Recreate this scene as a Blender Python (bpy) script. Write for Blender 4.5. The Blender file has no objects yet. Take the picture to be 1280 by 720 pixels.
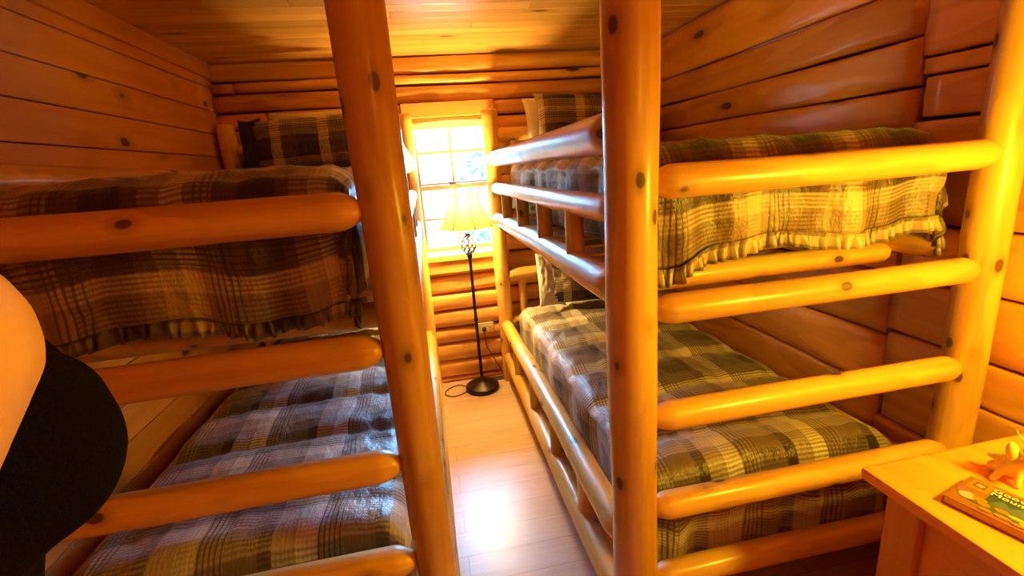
import bpy, bmesh, math, random
from mathutils import Vector, Matrix, Quaternion, noise
C = bpy.context.scene.collection
scene = bpy.context.scene
PI = math.pi

# ------------------------------------------------------------------ camera, world, lights, exposure
cam = bpy.data.objects.new('camera', bpy.data.cameras.new('camera'))
C.objects.link(cam)
RIGHT = Vector((0.980085, -0.183890, -0.074956)); UP = Vector((0.118283, 0.237403, 0.964183)); FWD = Vector((0.159509, 0.953847, -0.254427))
m = Matrix((RIGHT, UP, -FWD)).transposed().to_4x4()
m.translation = Vector((0, 0, 1.5))
cam.matrix_world = m
cam.data.sensor_width = 36.0
cam.data.lens = 583.9 / 1280 * 36
cam.data.clip_start = 0.02
scene.camera = cam

w = bpy.data.worlds.new('sky'); scene.world = w; w.use_nodes = True
bg = w.node_tree.nodes['Background']
bg.inputs[0].default_value = (0.45, 0.78, 1.0, 1)
bg.inputs[1].default_value = 9.0

def lamp(name, kind, loc, power, color, size, rot=None):
    d = bpy.data.lights.new(name, kind); d.energy = power; d.color = color
    if kind == 'POINT': d.shadow_soft_size = size
    o = bpy.data.objects.new(name, d); C.objects.link(o); o.location = loc
    if rot: o.rotation_euler = rot
    return o
WARM = (1.0, 0.60, 0.03)
def spot(name, loc, aim, power, color, size, half, blend):
    o = lamp(name, 'SPOT', loc, power, color, size)
    o.data.shadow_soft_size = size; o.data.spot_size = math.radians(2*half); o.data.spot_blend = blend
    o.rotation_euler = Vector(aim).to_track_quat('-Z', 'Y').to_euler(); return o
a_ = math.radians(87)
spot('table_lamp_light', (1.24, 0.29, 1.33), (math.cos(a_), math.sin(a_), -0.5), 54, WARM, 0.07, 79, 0.45)
spot('added_shoulder_spot', (1.45, 0.10, 1.55), (-1.88, 0.30, -0.20), 75, (1.0, 0.58, 0.05), 0.08, 13, 0.4)  # narrow spot added to brighten the person's shoulder; no doorway stands there
lamp('added_warm_fill', 'POINT', (1.0, -0.9, 1.90), 13.0, (1.0, 0.36, 0.035), 0.12)  # ambient reddish fill added behind the camera, without any fixture
sun = bpy.data.lights.new('daylight', 'SUN'); sun.energy = 95; sun.color = (0.09, 0.50, 1.0); sun.angle = math.radians(64)
so = bpy.data.objects.new('daylight', sun); C.objects.link(so); so.location = (1, 8, 7); so.rotation_euler = Vector((-0.12, -0.82, -0.53)).to_track_quat('-Z', 'Y').to_euler()
pt = bpy.data.lights.new('window_portal', 'AREA'); pt.shape = 'RECTANGLE'; pt.size = 0.52; pt.size_y = 0.95
pt.cycles.is_portal = True
po = bpy.data.objects.new('window_portal', pt); C.objects.link(po); po.location = (0.205, 3.42, 1.40); po.rotation_euler = (-PI/2, 0, 0)

vs = scene.view_settings
vs.view_transform = 'Standard'; vs.look = 'None'; vs.exposure = 0.1; vs.gamma = 1.0; vs.use_curve_mapping = False
scene.cycles.use_denoising = True
scene.cycles.max_bounces = 10; scene.cycles.diffuse_bounces = 5
scene.cycles.sample_clamp_indirect = 6
scene.cycles.caustics_reflective = False; scene.cycles.caustics_refractive = False

# ------------------------------------------------------------------ materials
class NT:
    def __init__(s, name):
        s.mat = bpy.data.materials.new(name); s.mat.use_nodes = True
        s.t = s.mat.node_tree; s.b = s.t.nodes['Principled BSDF']; s.out = s.t.nodes['Material Output']
    def n(s, typ, **kw):
        nd = s.t.nodes.new(typ)
        for k, v in kw.items(): setattr(nd, k, v)
        return nd
    def l(s, a, b): s.t.links.new(a, b)
    def math(s, op, a, b=None, clamp=False):
        nd = s.n('ShaderNodeMath', operation=op, use_clamp=clamp)
        for i, v in enumerate((a, b)):
            if v is None: continue
            if isinstance(v, (int, float)): nd.inputs[i].default_value = v
            else: s.l(v, nd.inputs[i])
        return nd.outputs[0]
    def mix(s, f, a, b, blend='MIX'):
        nd = s.n('ShaderNodeMix', data_type='RGBA', blend_type=blend)
        for i, v in ((0, f), (6, a), (7, b)):
            if isinstance(v, (int, float)): nd.inputs[i].default_value = v
            elif isinstance(v, tuple): nd.inputs[i].default_value = (*v, 1)
            else: s.l(v, nd.inputs[i])
        return nd.outputs[2]
    def ramp(s, fac, stops, interp='LINEAR'):
        nd = s.n('ShaderNodeValToRGB'); cr = nd.color_ramp; cr.interpolation = interp
        while len(cr.elements) < len(stops): cr.elements.new(0.5)
        for e, (p, c) in zip(cr.elements, stops):
            e.position = p; e.color = (*c, 1) if isinstance(c, tuple) else (c, c, c, 1)
        s.l(fac, nd.inputs[0]); return nd.outputs[0]
    def noise(s, vec, scale, detail=3, rough=0.5):
        nd = s.n('ShaderNodeTexNoise'); nd.inputs['Scale'].default_value = scale; nd.inputs['Detail'].default_value = detail
        nd.inputs['Roughness'].default_value = rough
        s.l(vec, nd.inputs['Vector']); return nd.outputs[0]
    def mapping(s, vec, scale=(1, 1, 1), loc=(0, 0, 0)):
        nd = s.n('ShaderNodeMapping'); nd.inputs['Scale'].default_value = scale; nd.inputs['Location'].default_value = loc
        s.l(vec, nd.inputs[0]); return nd.outputs[0]
    def bump(s, h, strength, dist=0.01):
        nd = s.n('ShaderNodeBump'); nd.inputs['Strength'].default_value = strength; nd.inputs['Distance'].default_value = dist
        s.l(h, nd.inputs['Height']); s.l(nd.outputs[0], s.b.inputs['Normal'])

def plain(name, col, rough=0.5, metal=0.0, bump=None):
    t = NT(name)
    c = t.n('ShaderNodeTexCoord').outputs['Object']
    nz = t.noise(c, 18, 3)
    col2 = tuple(x * 0.82 for x in col)
    t.l(t.mix(nz, col2, col), t.b.inputs['Base Color'])
    t.b.inputs['Roughness'].default_value = rough; t.b.inputs['Metallic'].default_value = metal
    if bump: t.bump(t.noise(c, bump[0], 4), bump[1])
    return t.mat

def pine(name, axis, light, dark, rough=0.42, per='object', knot=(7, 2.6), knot_size=0.16, hewn=0.35, coat=0.3, grain=22):
    """varnished pine; the grain runs along one object axis"""
    t = NT(name)
    c = t.n('ShaderNodeTexCoord').outputs['Object']
    if per == 'object':
        rnd = t.n('ShaderNodeObjectInfo').outputs['Random']
    else:
        rnd = t.n('ShaderNodeNewGeometry').outputs['Random Per Island']
    off = t.n('ShaderNodeCombineXYZ')
    r37 = t.math('MULTIPLY', rnd, 37.0)
    for i in range(3): t.l(r37, off.inputs[i])
    add = t.n('ShaderNodeVectorMath', operation='ADD'); t.l(c, add.inputs[0]); t.l(off.outputs[0], add.inputs[1])
    v = add.outputs[0]
    def sc(a, b):
        k = [b, b, b]; k['XYZ'.index(axis)] = a; return tuple(k)
    g = t.noise(t.mapping(v, sc(1.3, grain)), 1.0, 5, 0.62)
    g2 = t.noise(t.mapping(v, sc(0.9, 7)), 1.0, 3, 0.5)
    h = t.noise(t.mapping(v, sc(2.2, 9)), 1.0, 2, 0.4)
    base = t.ramp(g, [(0.28, dark), (0.5, tuple((a*0.62+b*0.38) for a, b in zip(light, dark))), (0.72, light)])
    base = t.mix(t.math('MULTIPLY', t.ramp(g2, [(0.4, 0.0), (0.62, 1.0)]), 0.35), base, tuple(x*0.72 for x in dark))
    # hewn facets a shade paler, with crisp edges
    base = t.mix(t.math('MULTIPLY', t.ramp(h, [(0.53, 0.0), (0.56, 1.0)]), hewn), base, tuple(min(1, x*1.12) for x in light))
    tone = t.math('ADD', t.math('MULTIPLY', rnd, 0.34), 0.83)
    base = t.mix(1.0, base, tone, 'MULTIPLY')
    vo = t.n('ShaderNodeTexVoronoi'); vo.inputs['Scale'].default_value = 1.0; vo.inputs['Randomness'].default_value = 1.0
    wob = t.noise(v, 16, 2)
    t.l(t.mapping(v, sc(knot[1], knot[0])), vo.inputs['Vector'])
    d = t.math('ADD', vo.outputs['Distance'], t.math('MULTIPLY', t.math('SUBTRACT', wob, 0.5), 0.10))
    k1 = t.ramp(d, [(knot_size*0.62, 1.0), (knot_size*0.80, 0.0)])
    k2 = t.ramp(d, [(knot_size*0.8, 1.0), (knot_size*1.7, 0.0)])
    sepc = t.n('ShaderNodeSeparateColor'); t.l(vo.outputs['Color'], sepc.inputs[0])
    some = t.math('GREATER_THAN', sepc.outputs[0], 0.2)
    base = t.mix(t.math('MULTIPLY', t.math('MULTIPLY', k2, some), 0.45), base, tuple(x*0.5 for x in dark))
    base = t.mix(t.math('MULTIPLY', t.math('MULTIPLY', k1, some), 0.9), base, (0.075, 0.026, 0.009))
    t.l(base, t.b.inputs['Base Color'])
    t.b.inputs['Roughness'].default_value = rough
    t.b.inputs['Coat Weight'].default_value = coat; t.b.inputs['Coat Roughness'].default_value = 0.22
    t.bump(t.math('ADD', t.math('MULTIPLY', g, 0.5), h), 0.22, 0.006)
    return t.mat

P_L, P_D = (0.86, 0.47, 0.125), (0.66, 0.275, 0.050)
M_LOG = pine('peeled_pine_log', 'Z', (0.86, 0.53, 0.12), (0.56, 0.25, 0.03), rough=0.5, coat=0.5, knot=(12, 7.5), knot_size=0.19, hewn=0.35)
M_WALLX = pine('pine_wall_logs_back', 'X', P_L, P_D, per='island', hewn=0.55, knot=(5, 1.6), knot_size=0.1)
M_WALLY = pine('pine_wall_logs_side', 'Y', P_L, P_D, per='island', hewn=0.5, knot=(5, 1.6), knot_size=0.11, coat=0.5)
M_BOARDY = pine('pine_wall_boards', 'Y', (0.84, 0.44, 0.115), (0.70, 0.31, 0.065), per='island', hewn=0.0, knot=(6, 3.2), knot_size=0.15, rough=0.6, coat=0.0)
M_CEIL = pine('pine_ceiling_boards', 'X', (0.86, 0.50, 0.15), (0.68, 0.33, 0.08), per='island', hewn=0.1, knot=(7, 2.2), knot_size=0.13, rough=0.3, coat=0.4)
M_TRIM = pine('pine_window_trim', 'X', (0.84, 0.45, 0.12), (0.68, 0.30, 0.06), hewn=0.0, knot_size=0.1)
M_TRIMZ = pine('pine_window_trim_upright', 'Z', (0.84, 0.47, 0.13), (0.70, 0.33, 0.07), hewn=0.0, knot_size=0.1)
M_TABLE = pine('orange_stained_pine', 'Y', (0.88, 0.40, 0.07), (0.74, 0.27, 0.035), hewn=0.15, rough=0.4, knot=(6, 2), knot_size=0.07)
M_TABLEZ = pine('orange_stained_pine_upright', 'Z', (0.80, 0.36, 0.06), (0.68, 0.25, 0.035), hewn=0.0, rough=0.45, knot_size=0.07)
M_GAP = plain('dark_chinking_gap', (0.05, 0.022, 0.008), 0.9)
M_FIG = pine('pale_carved_wood', 'Z', (0.94, 0.86, 0.36), (0.90, 0.76, 0.26), hewn=0.2, rough=0.4, knot_size=0.01)
M_FIGLT = plain('yellow_painted_wood', (0.95, 0.93, 0.30), 0.35)
M_IRON = plain('bronzed_black_iron', (0.045, 0.032, 0.028), 0.38, 0.7)
M_CREAM = plain('cream_fabric', (0.80, 0.70, 0.52), 0.85, bump=(60, 0.1))
M_WHITE = plain('white_painted_vinyl', (0.82, 0.76, 0.62), 0.45)
M_PLASTIC = plain('ivory_plastic', (0.80, 0.70, 0.45), 0.35)
M_DARKHOLE = plain('dark_slot', (0.02, 0.015, 0.01), 0.8)
M_VENT = plain('brown_metal_register', (0.20, 0.16, 0.10), 0.4, 0.5)
M_CORD = plain('brown_cord', (0.10, 0.035, 0.012), 0.5)
M_BLACK = plain('black_fleece', (0.005, 0.004, 0.004), 0.95, bump=(220, 0.6))
M_DENIM = plain('dark_denim', (0.03, 0.035, 0.06), 0.9, bump=(150, 0.3))
M_SHOE = plain('grey_shoe', (0.12, 0.11, 0.10), 0.7)
M_HAIR = plain('brown_hair', (0.06, 0.03, 0.015), 0.5, bump=(90, 0.4))
M_EYE = plain('eye', (0.75, 0.70, 0.65), 0.2)
M_PAGES = plain('book_pages', (0.62, 0.42, 0.16), 0.8)

M_BLACK.node_tree.nodes['Principled BSDF'].inputs['Specular IOR Level'].default_value = 0.1
def skin_mat():
    t = NT('skin'); c = t.n('ShaderNodeTexCoord').outputs['Object']
    t.l(t.mix(t.noise(c, 30, 3), (0.80, 0.50, 0.30), (0.86, 0.56, 0.35)), t.b.inputs['Base Color'])
    t.b.inputs['Roughness'].default_value = 0.5
    t.b.inputs['Subsurface Weight'].default_value = 0.1; t.b.inputs['Subsurface Radius'].default_value = (0.02, 0.008, 0.004)
    return t.mat
M_SKIN = skin_mat()

def plaid_mat(name, period, ubands, vbands, shine=0.42, lines=(0.03, 0.02, 0.02)):
    """woven plaid on UVs measured in metres"""
    t = NT(name)
    uv = t.n('ShaderNodeUVMap').outputs[0]
    sep = t.n('ShaderNodeSeparateXYZ'); t.l(uv, sep.inputs[0])
    def fr(o, p): return t.math('FRACT', t.math('DIVIDE', o, p))
    cu = t.ramp(fr(sep.outputs[0], period), ubands, 'CONSTANT')
    cv = t.ramp(fr(sep.outputs[1], period * 1.08), vbands, 'CONSTANT')
    # weave: warp and weft alternate every few millimetres
    wv = t.math('GREATER_THAN', fr(sep.outputs[1], 0.011), 0.5)
    wu = t.math('GREATER_THAN', fr(sep.outputs[0], 0.011), 0.62)
    fac = t.math('ADD', t.math('MULTIPLY', wv, 0.40), 0.30)
    col = t.mix(fac, cu, cv)
    # clusters of pin stripes
    def pins(o, p, a, b):
        f = fr(o, p); inside = t.math('MULTIPLY', t.math('GREATER_THAN', f, a), t.math('LESS_THAN', f, b))
        return t.math('MULTIPLY', inside, t.math('GREATER_THAN', fr(o, 0.0135), 0.66))
    pl = t.math('MAXIMUM', pins(sep.outputs[0], period, 0.70, 0.92), pins(sep.outputs[1], period * 1.08, 0.74, 0.96))
    col = t.mix(t.math('MULTIPLY', pl, 0.72), col, lines)
    col = t.mix(t.math('MULTIPLY', wu, 0.14), col, lines)
    t.l(col, t.b.inputs['Base Color'])
    t.b.inputs['Roughness'].default_value = shine
    t.b.inputs['Sheen Weight'].default_value = 0.2
    t.bump(t.noise(t.mapping(uv, (1, 0.55, 1)), 38, 4, 0.62), 0.75, 0.010)
    return t.mat
DK, BR, TN, CR, MD = (0.016, 0.009, 0.009), (0.11, 0.06, 0.04), (0.34, 0.23, 0.13), (0.66, 0.52, 0.34), (0.20, 0.12, 0.08)
M_PLAID = plaid_mat('brown_cream_plaid', 0.30,
    [(0.0, DK), (0.26, BR), (0.36, TN), (0.50, CR), (0.64, TN), (0.82, BR)],
    [(0.0, BR), (0.08, DK), (0.36, TN), (0.56, CR), (0.70, BR), (0.93, DK)])
DK2, BR2, TN2, CR2, MD2 = (0.03, 0.02, 0.02), (0.19, 0.135, 0.115), (0.56, 0.45, 0.38), (0.90, 0.84, 0.78), (0.34, 0.26, 0.22)  # lower quilts' plaid, paled so its colours stand in for window light
M_PLAID2 = plaid_mat('daylight_paled_plaid', 0.30,
    [(0.0, BR2), (0.20, DK2), (0.32, TN2), (0.52, CR2), (0.70, MD2), (0.92, BR2)],
    [(0.0, DK2), (0.22, BR2), (0.38, TN2), (0.58, CR2), (0.76, MD2), (0.94, BR2)], shine=0.36)
M_PLAIDP = plaid_mat('dark_pillow_plaid', 0.24,
    [(0.0, DK), (0.40, CR), (0.62, BR), (0.95, DK)],
    [(0.0, TN), (0.18, DK), (0.62, TN), (0.86, CR)], shine=0.6)

def floor_mat():
    t = NT('beige_laminate'); c = t.n('ShaderNodeTexCoord').outputs['Object']
    br = t.n('ShaderNodeTexBrick'); br.offset = 0.37; t.l(c, br.inputs['Vector'])
    br.inputs['Scale'].default_value = 1.0; br.inputs['Brick Width'].default_value = 1.2; br.inputs['Row Height'].default_value = 0.13
    br.inputs['Mortar Size'].default_value = 0.0009; br.inputs['Mortar Smooth'].default_value = 0.2; br.inputs['Bias'].default_value = 0
    br.inputs['Color1'].default_value = (0.80, 0.55, 0.38, 1); br.inputs['Color2'].default_value = (0.74, 0.49, 0.32, 1); br.inputs['Mortar'].default_value = (0.34, 0.19, 0.10, 1)
    g = t.noise(t.mapping(c, (2.2, 34, 1)), 1.0, 5, 0.65)
    col = t.mix(t.math('MULTIPLY', t.ramp(g, [(0.42, 0.0), (0.66, 1.0)]), 0.42), br.outputs[0], (0.56, 0.33, 0.20))
    t.l(col, t.b.inputs['Base Color'])
    t.b.inputs['Roughness'].default_value = 0.30; t.b.inputs['Specular IOR Level'].default_value = 0.5
    t.bump(g, 0.03, 0.002)
    return t.mat
M_FLOOR = floor_mat()

def glass_mat():
    t = NT('window_glass')
    tr = t.n('ShaderNodeBsdfTransparent'); gl = t.n('ShaderNodeBsdfGlossy'); gl.inputs['Roughness'].default_value = 0.02
    mx = t.n('ShaderNodeMixShader'); fr = t.n('ShaderNodeFresnel'); fr.inputs[0].default_value = 1.35
    t.l(fr.outputs[0], mx.inputs[0]); t.l(tr.outputs[0], mx.inputs[1]); t.l(gl.outputs[0], mx.inputs[2]); t.l(mx.outputs[0], t.out.inputs[0])
    return t.mat
M_GLASS = glass_mat()

def shade_mat():
    t = NT('cream_lamp_shade')
    d = t.n('ShaderNodeBsdfDiffuse'); d.inputs[0].default_value = (0.85, 0.70, 0.42, 1)
    tl = t.n('ShaderNodeBsdfTranslucent'); c = t.n('ShaderNodeTexCoord').outputs['Object']
    t.l(t.mix(t.noise(c, 40, 2), (0.92, 0.74, 0.26), (0.95, 0.80, 0.34)), tl.inputs[0])
    mx = t.n('ShaderNodeMixShader'); mx.inputs[0].default_value = 0.10
    t.l(d.outputs[0], mx.inputs[1]); t.l(tl.outputs[0], mx.inputs[2]); t.l(mx.outputs[0], t.out.inputs[0])
    return t.mat
M_SHADE = shade_mat()
def emit(name, col, s):
    t = NT(name); t.b.inputs['Emission Color'].default_value = (*col, 1); t.b.inputs['Emission Strength'].default_value = s
    t.b.inputs['Base Color'].default_value = (*col, 1); return t.mat
M_BULB = emit('lit_bulb', (1, 0.75, 0.4), 12)
M_LEAF = plain('pale_leaves', (0.15, 0.30, 0.16), 0.6)
M_BARK = plain('grey_bark', (0.20, 0.16, 0.12), 0.9, bump=(20, 0.5))
M_GROUND = plain('pale_gravel_ground', (0.75, 0.76, 0.74), 0.95)

# ------------------------------------------------------------------ mesh helpers
def obj(name, bm, mat, parent=None, smooth=True, mats=None):
    me = bpy.data.meshes.new(name)
    bmesh.ops.recalc_face_normals(bm, faces=bm.faces)
    bm.to_mesh(me); bm.free()
    for mm in (mats or [mat]): me.materials.append(mm)
    if smooth:
        for p in me.polygons: p.use_smooth = True
    o = bpy.data.objects.new(name, me); C.objects.link(o)
    if parent: o.parent = parent
    return o
def thing(name, label, cat, loc=(0, 0, 0), rotz=0, group=None):
    o = bpy.data.objects.new(name, None); C.objects.link(o); o.empty_display_size = 0.05
    o.location = loc; o.rotation_euler = (0, 0, rotz); o['label'] = label; o['category'] = cat
    if group: o['group'] = group
    return o
def tag(o, label, cat, group=None):
    o['label'] = label; o['category'] = cat
    if group: o['group'] = group
    return o
def struct(o): o['kind'] = 'structure'; return o
def box(bm, x0, x1, y0, y1, z0, z1, bev=0.0, mi=0):
    vs_ = [bm.verts.new((x, y, z)) for x in (x0, x1) for y in (y0, y1) for z in (z0, z1)]
    fs = [bm.faces.new([vs_[i] for i in q]) for q in ((0, 1, 3, 2), (4, 6, 7, 5), (0, 4, 5, 1), (2, 3, 7, 6), (0, 2, 6, 4), (1, 5, 7, 3))]
    for f in fs: f.material_index = mi
    if bev:
        es = list({e for f in fs for e in f.edges})
        r = bmesh.ops.bevel(bm, geom=es, offset=bev, segments=2, affect='EDGES', profile=0.6)
        for f in r['faces']: f.material_index = mi
def lathe(bm, prof, seg=32, c=(0, 0, 0), closed=True):
    rings = []
    for r, z in prof:
        rings.append([bm.verts.new((c[0]+r*math.cos(2*PI*i/seg), c[1]+r*math.sin(2*PI*i/seg), c[2]+z)) for i in range(seg)])
    for a, b in zip(rings, rings[1:]):
        for i in range(seg): bm.faces.new((a[i], a[(i+1) % seg], b[(i+1) % seg], b[i]))
    if closed:
        bm.faces.new(rings[0][::-1]); bm.faces.new(rings[-1])
    return rings
def tube(bm, pts, r, seg=8):
    pts = [Vector(p) for p in pts]; rings = []
    up = Vector((0, 0, 1)); t0 = (pts[1]-pts[0]).normalized()
    if abs(t0.dot(up)) > 0.9: up = Vector((1, 0, 0))
    nrm = (up - t0*up.dot(t0)).normalized()
    for i, p in enumerate(pts):
        t = (pts[min(i+1, len(pts)-1)] - pts[max(i-1, 0)]).normalized()
        nrm = (nrm - t*nrm.dot(t)).normalized(); bn = t.cross(nrm)
        rr = r(i/(len(pts)-1)) if callable(r) else r
        rings.append([bm.verts.new(p + rr*(nrm*math.cos(2*PI*k/seg) + bn*math.sin(2*PI*k/seg))) for k in range(seg)])
    for a, b in zip(rings, rings[1:]):
        for k in range(seg): bm.faces.new((a[k], a[(k+1) % seg], b[(k+1) % seg], b[k]))
    bm.faces.new(rings[0][::-1]); bm.faces.new(rings[-1])
def blob(bm, c, r, rot=None, seg=16, ring=10):
    mt = Matrix.Translation(c)
    if rot: mt = mt @ rot.to_4x4()
    mt = mt @ Matrix.Diagonal((*r, 1))
    bmesh.ops.create_uvsphere(bm, u_segments=seg, v_segments=ring, radius=1, matrix=mt)
def capsule(bm, a, b, ra, rb, seg=16):
    """closed tapered limb with round ends"""
    a, b = Vector(a), Vector(b); L = (b-a).length; n = 5; prof = []
    for i in range(n): th = PI/2*(i+0.3)/n; prof.append((ra*math.sin(th), -ra*math.cos(th)))
    prof.append((ra, 0)); prof.append(((ra+rb)/2, L/2)); prof.append((rb, L))
    for i in range(n): th = PI/2*(1-(i+0.7)/n); prof.append((rb*math.sin(th), L+rb*math.cos(th)))
    q = (b-a).to_track_quat('Z', 'Y')
    t = bmesh.new(); lathe(t, prof, seg); bmesh.ops.transform(t, matrix=Matrix.Translation(a) @ q.to_matrix().to_4x4(), verts=t.verts)
    me = bpy.data.meshes.new('tmp'); t.to_mesh(me); t.free(); bm.from_mesh(me); bpy.data.meshes.remove(me)

SEED = [0]
def log(name, a, b, r0, r1, parent, t0=0.0, t1=0.0, mat=None, irregular=0.05, round0=0.012, round1=0.012, seg=24):
    """peeled log from a to b (world); t0/t1 = length of the tapered tenon at each end"""
    SEED[0] += 1; sd = SEED[0] * 7.31
    a, b = Vector(a), Vector(b); L = (b-a).length
    n = max(8, int(L/0.045)); bm = bmesh.new(); rings = []
    zs = sorted(set([L*i/n for i in range(n+1)] + [min(L, x) for x in (round0*0.3, round0, t0*0.35, t0*0.7, t0)] + [max(0, L-x) for x in (round1*0.3, round1, t1*0.35, t1*0.7, t1)]))
    for z in zs:
        r = r0 + (r1-r0)*z/L
        k = 1.0
        if t0 and z < t0: k = min(k, 0.50 + 0.50*math.sin(PI/2*z/t0))
        if t1 and L-z < t1: k = min(k, 0.50 + 0.50*math.sin(PI/2*(L-z)/t1))
        if z < round0: k *= 1-0.22*(1-z/round0)**2
        if L-z < round1: k *= 1-0.22*(1-(L-z)/round1)**2
        bx_ = 0.10*r*noise.noise((sd, z*1.4, 0)); by_ = 0.10*r*noise.noise((sd, z*1.4, 9))
        ring = []
        for i in range(seg):
            th = 2*PI*i/seg
            rr = r*k*(1 + irregular*noise.noise((math.cos(th)*1.1+sd, math.sin(th)*1.1, z*2.6)) + 0.4*irregular*noise.noise((math.cos(th)*2.5, math.sin(th)*2.5+sd, z*9)))
            ring.append(bm.verts.new((bx_+rr*math.cos(th), by_+rr*math.sin(th), z)))
        rings.append(ring)
    for p, q in zip(rings, rings[1:]):
        for i in range(seg): bm.faces.new((p[i], p[(i+1) % seg], q[(i+1) % seg], q[i]))
    bm.faces.new(rings[0][::-1]); bm.faces.new(rings[-1])
    o = obj(name, bm, mat or M_LOG, parent)
    off = Vector(parent.location) if parent else Vector((0, 0, 0))
    o.location = a - off; o.rotation_mode = 'QUATERNION'
    o.rotation_quaternion = (b-a).to_track_quat('Z', 'Y') @ Quaternion((0, 0, 1), SEED[0]*1.7)
    return o

# ------------------------------------------------------------------ the room
XL, XR, YB, YF, ZC = -1.145, 1.56, 3.20, -1.5, 2.19
bm = bmesh.new(); box(bm, XL-0.1, XR+0.1, YF-0.1, YB+0.06, -0.06, 0.0); struct(obj('floor', bm, M_FLOOR, smooth=False))

def course_log(bm, along, p0, p1, z0, z1, face, bulge, seed, gap=0.004, step=0.05, flat=2.6, mi=0, out=1):
    """one wall log: bulging face towards the room; along='x' (room is -y) or 'y' (room is at out*x)"""
    n = max(2, int((p1-p0)/step)); m_ = 10; rows = []
    zc, hz = (z0+z1)/2, (z1-z0)/2-gap
    for i in range(n+1):
        p = p0 + (p1-p0)*i/n
        row = []
        wob = 0.010*noise.noise((seed*3.1, p*1.6, 1))
        for j in range(m_+1):
            th = -PI/2 + PI*j/m_
            cz, sz = math.cos(th), math.sin(th)
            zz = math.copysign(abs(sz)**(2/flat), sz); dd = max(0, cz)**(2/flat)
            d = bulge*dd*(1+0.25*noise.noise((seed*1.7, p*2.2, zz*1.5))) + 0.006*dd*noise.noise((seed, p*7, zz*3))
            z = zc + zz*hz*(1+0.0) + wob*(1-abs(zz)*0.4)
            row.append(bm.verts.new((p, face-d, z) if along == 'x' else (face+out*d, p, z)))
        b0 = (p, face+0.04) if along == 'x' else (face-out*0.04, p)
        row.append(bm.verts.new((*b0, zc+hz+wob*0.6))); row.insert(0, bm.verts.new((*b0, zc-hz+wob*0.6)))
        rows.append(row)
    k = len(rows[0])
    for r0, r1 in zip(rows, rows[1:]):
        for j in range(k): 
            f = bm.faces.new((r0[j], r0[(j+1) % k], r1[(j+1) % k], r1[j])); f.material_index = mi
    bm.faces.new(rows[0]).material_index = mi; bm.faces.new(rows[-1][::-1]).material_index = mi

WX0, WX1, WZ0, WZ1 = -0.055, 0.470, 0.935, 1.905          # window opening
bm = bmesh.new()
bounds = [0.0, 0.035, 0.165, 0.30, 0.415, 0.54, 0.665, 0.79, 0.92, 1.05, 1.18, 1.31, 1.44, 1.57, 1.70, 1.82, 1.915, 2.02, 2.085, 2.19]
for i, (z0, z1) in enumerate(zip(bounds, bounds[1:])):
    bl = 0.040 if z1-z0 > 0.06 else 0.022
    if z1 <= 0.93 or z0 >= 1.9:
        if i % 3 == 2 and z0 > 1.9: course_log(bm, 'x', XL, -1.02, z0, z1, YB, bl, i+50); course_log(bm, 'x', -1.014, XR, z0, z1, YB, bl, i)
        else: course_log(bm, 'x', XL, XR, z0, z1, YB, bl, i)
    else:
        course_log(bm, 'x', XL, WX0-0.03, z0, z1, YB, bl, i); course_log(bm, 'x', WX1+0.03, XR, z0, z1, YB, bl, i+30)
for q in ((XL-0.1, WX0-0.03, 0, ZC), (WX1+0.03, XR+0.1, 0, ZC), (WX0-0.03, WX1+0.03, 0, WZ0), (WX0-0.03, WX1+0.03, WZ1, ZC)):
    box(bm, q[0], q[1], YB+0.02, YB+0.16, q[2], q[3], mi=1)
struct(obj('wall_back', bm, None, mats=[M_WALLX, M_GAP]))

bm = bmesh.new()
rb = [0.0, 0.20, 0.41, 0.615, 0.82, 1.04, 1.27, 1.515, 1.64, 1.785, 1.935, 2.19]
for i, (z0, z1) in enumerate(zip(rb, rb[1:])):
    course_log(bm, 'y', 1.30, YB, z0, z1, XR, 0.028, i+70, gap=0.003, out=-1, flat=4.5)
zb = [0.0, 0.17, 0.34, 0.51, 0.70, 0.84, 1.035, 1.22, 1.40, 1.54, 1.665, 1.72, 1.90, 2.05, 2.19]
for i, (z0, z1) in enumerate(zip(zb, zb[1:])):
    course_log(bm, 'y', YF, 1.285 + 0.06*((i*7) % 3-1)*0.2, z0, z1, XR, 0.022, i+95, gap=0.004, out=-1, flat=6)
box(bm, XR+0.02, XR+0.14, YF, YB+0.1, 0, ZC, mi=1)
struct(obj('wall_right', bm, None, mats=[M_WALLY, M_GAP]))

def boards(bm, fixed, axis, lo, hi, p0, p1, hgt, thick, groove=0.004, out=1):
    k = lo; i = 0
    while k < hi-0.01:
        k1 = min(k+hgt, hi)
        if axis == 'left':    # boards along y on a wall facing +x
            box(bm, fixed-thick, fixed, p0, p1, k+groove/2, k1-groove/2, bev=0.004)
        elif axis == 'front':
            box(bm, p0, p1, fixed-thick, fixed, k+groove/2, k1-groove/2, bev=0.004)
        elif axis == 'ceil':
            # break each run of ceiling board into two lengths
            br_ = p0 + (p1-p0)*(0.2+0.6*((i*0.618) % 1))
            box(bm, p0, br_-0.001, k+groove/2, k1-groove/2, fixed, fixed+thick, bev=0.003)
            box(bm, br_+0.001, p1, k+groove/2, k1-groove/2, fixed, fixed+thick, bev=0.003)
        k = k1; i += 1
bm = bmesh.new(); boards(bm, XL, 'left', 0.0, ZC, YF, YB+0.02, 0.1285, 0.02)
n0 = len(bm.faces); box(bm, XL-0.12, XL-0.012, YF, YB+0.1, 0, ZC, mi=1)
struct(obj('wall_left', bm, None, mats=[M_BOARDY, M_GAP], smooth=False))
bm = bmesh.new(); boards(bm, YF, 'front', 0.0, ZC, XL, XR, 0.14, 0.02); box(bm, XL-0.1, XR+0.1, YF-0.12, YF-0.012, 0, ZC, mi=1)
struct(obj('wall_front', bm, None, mats=[M_CEIL, M_GAP], smooth=False))
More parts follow.
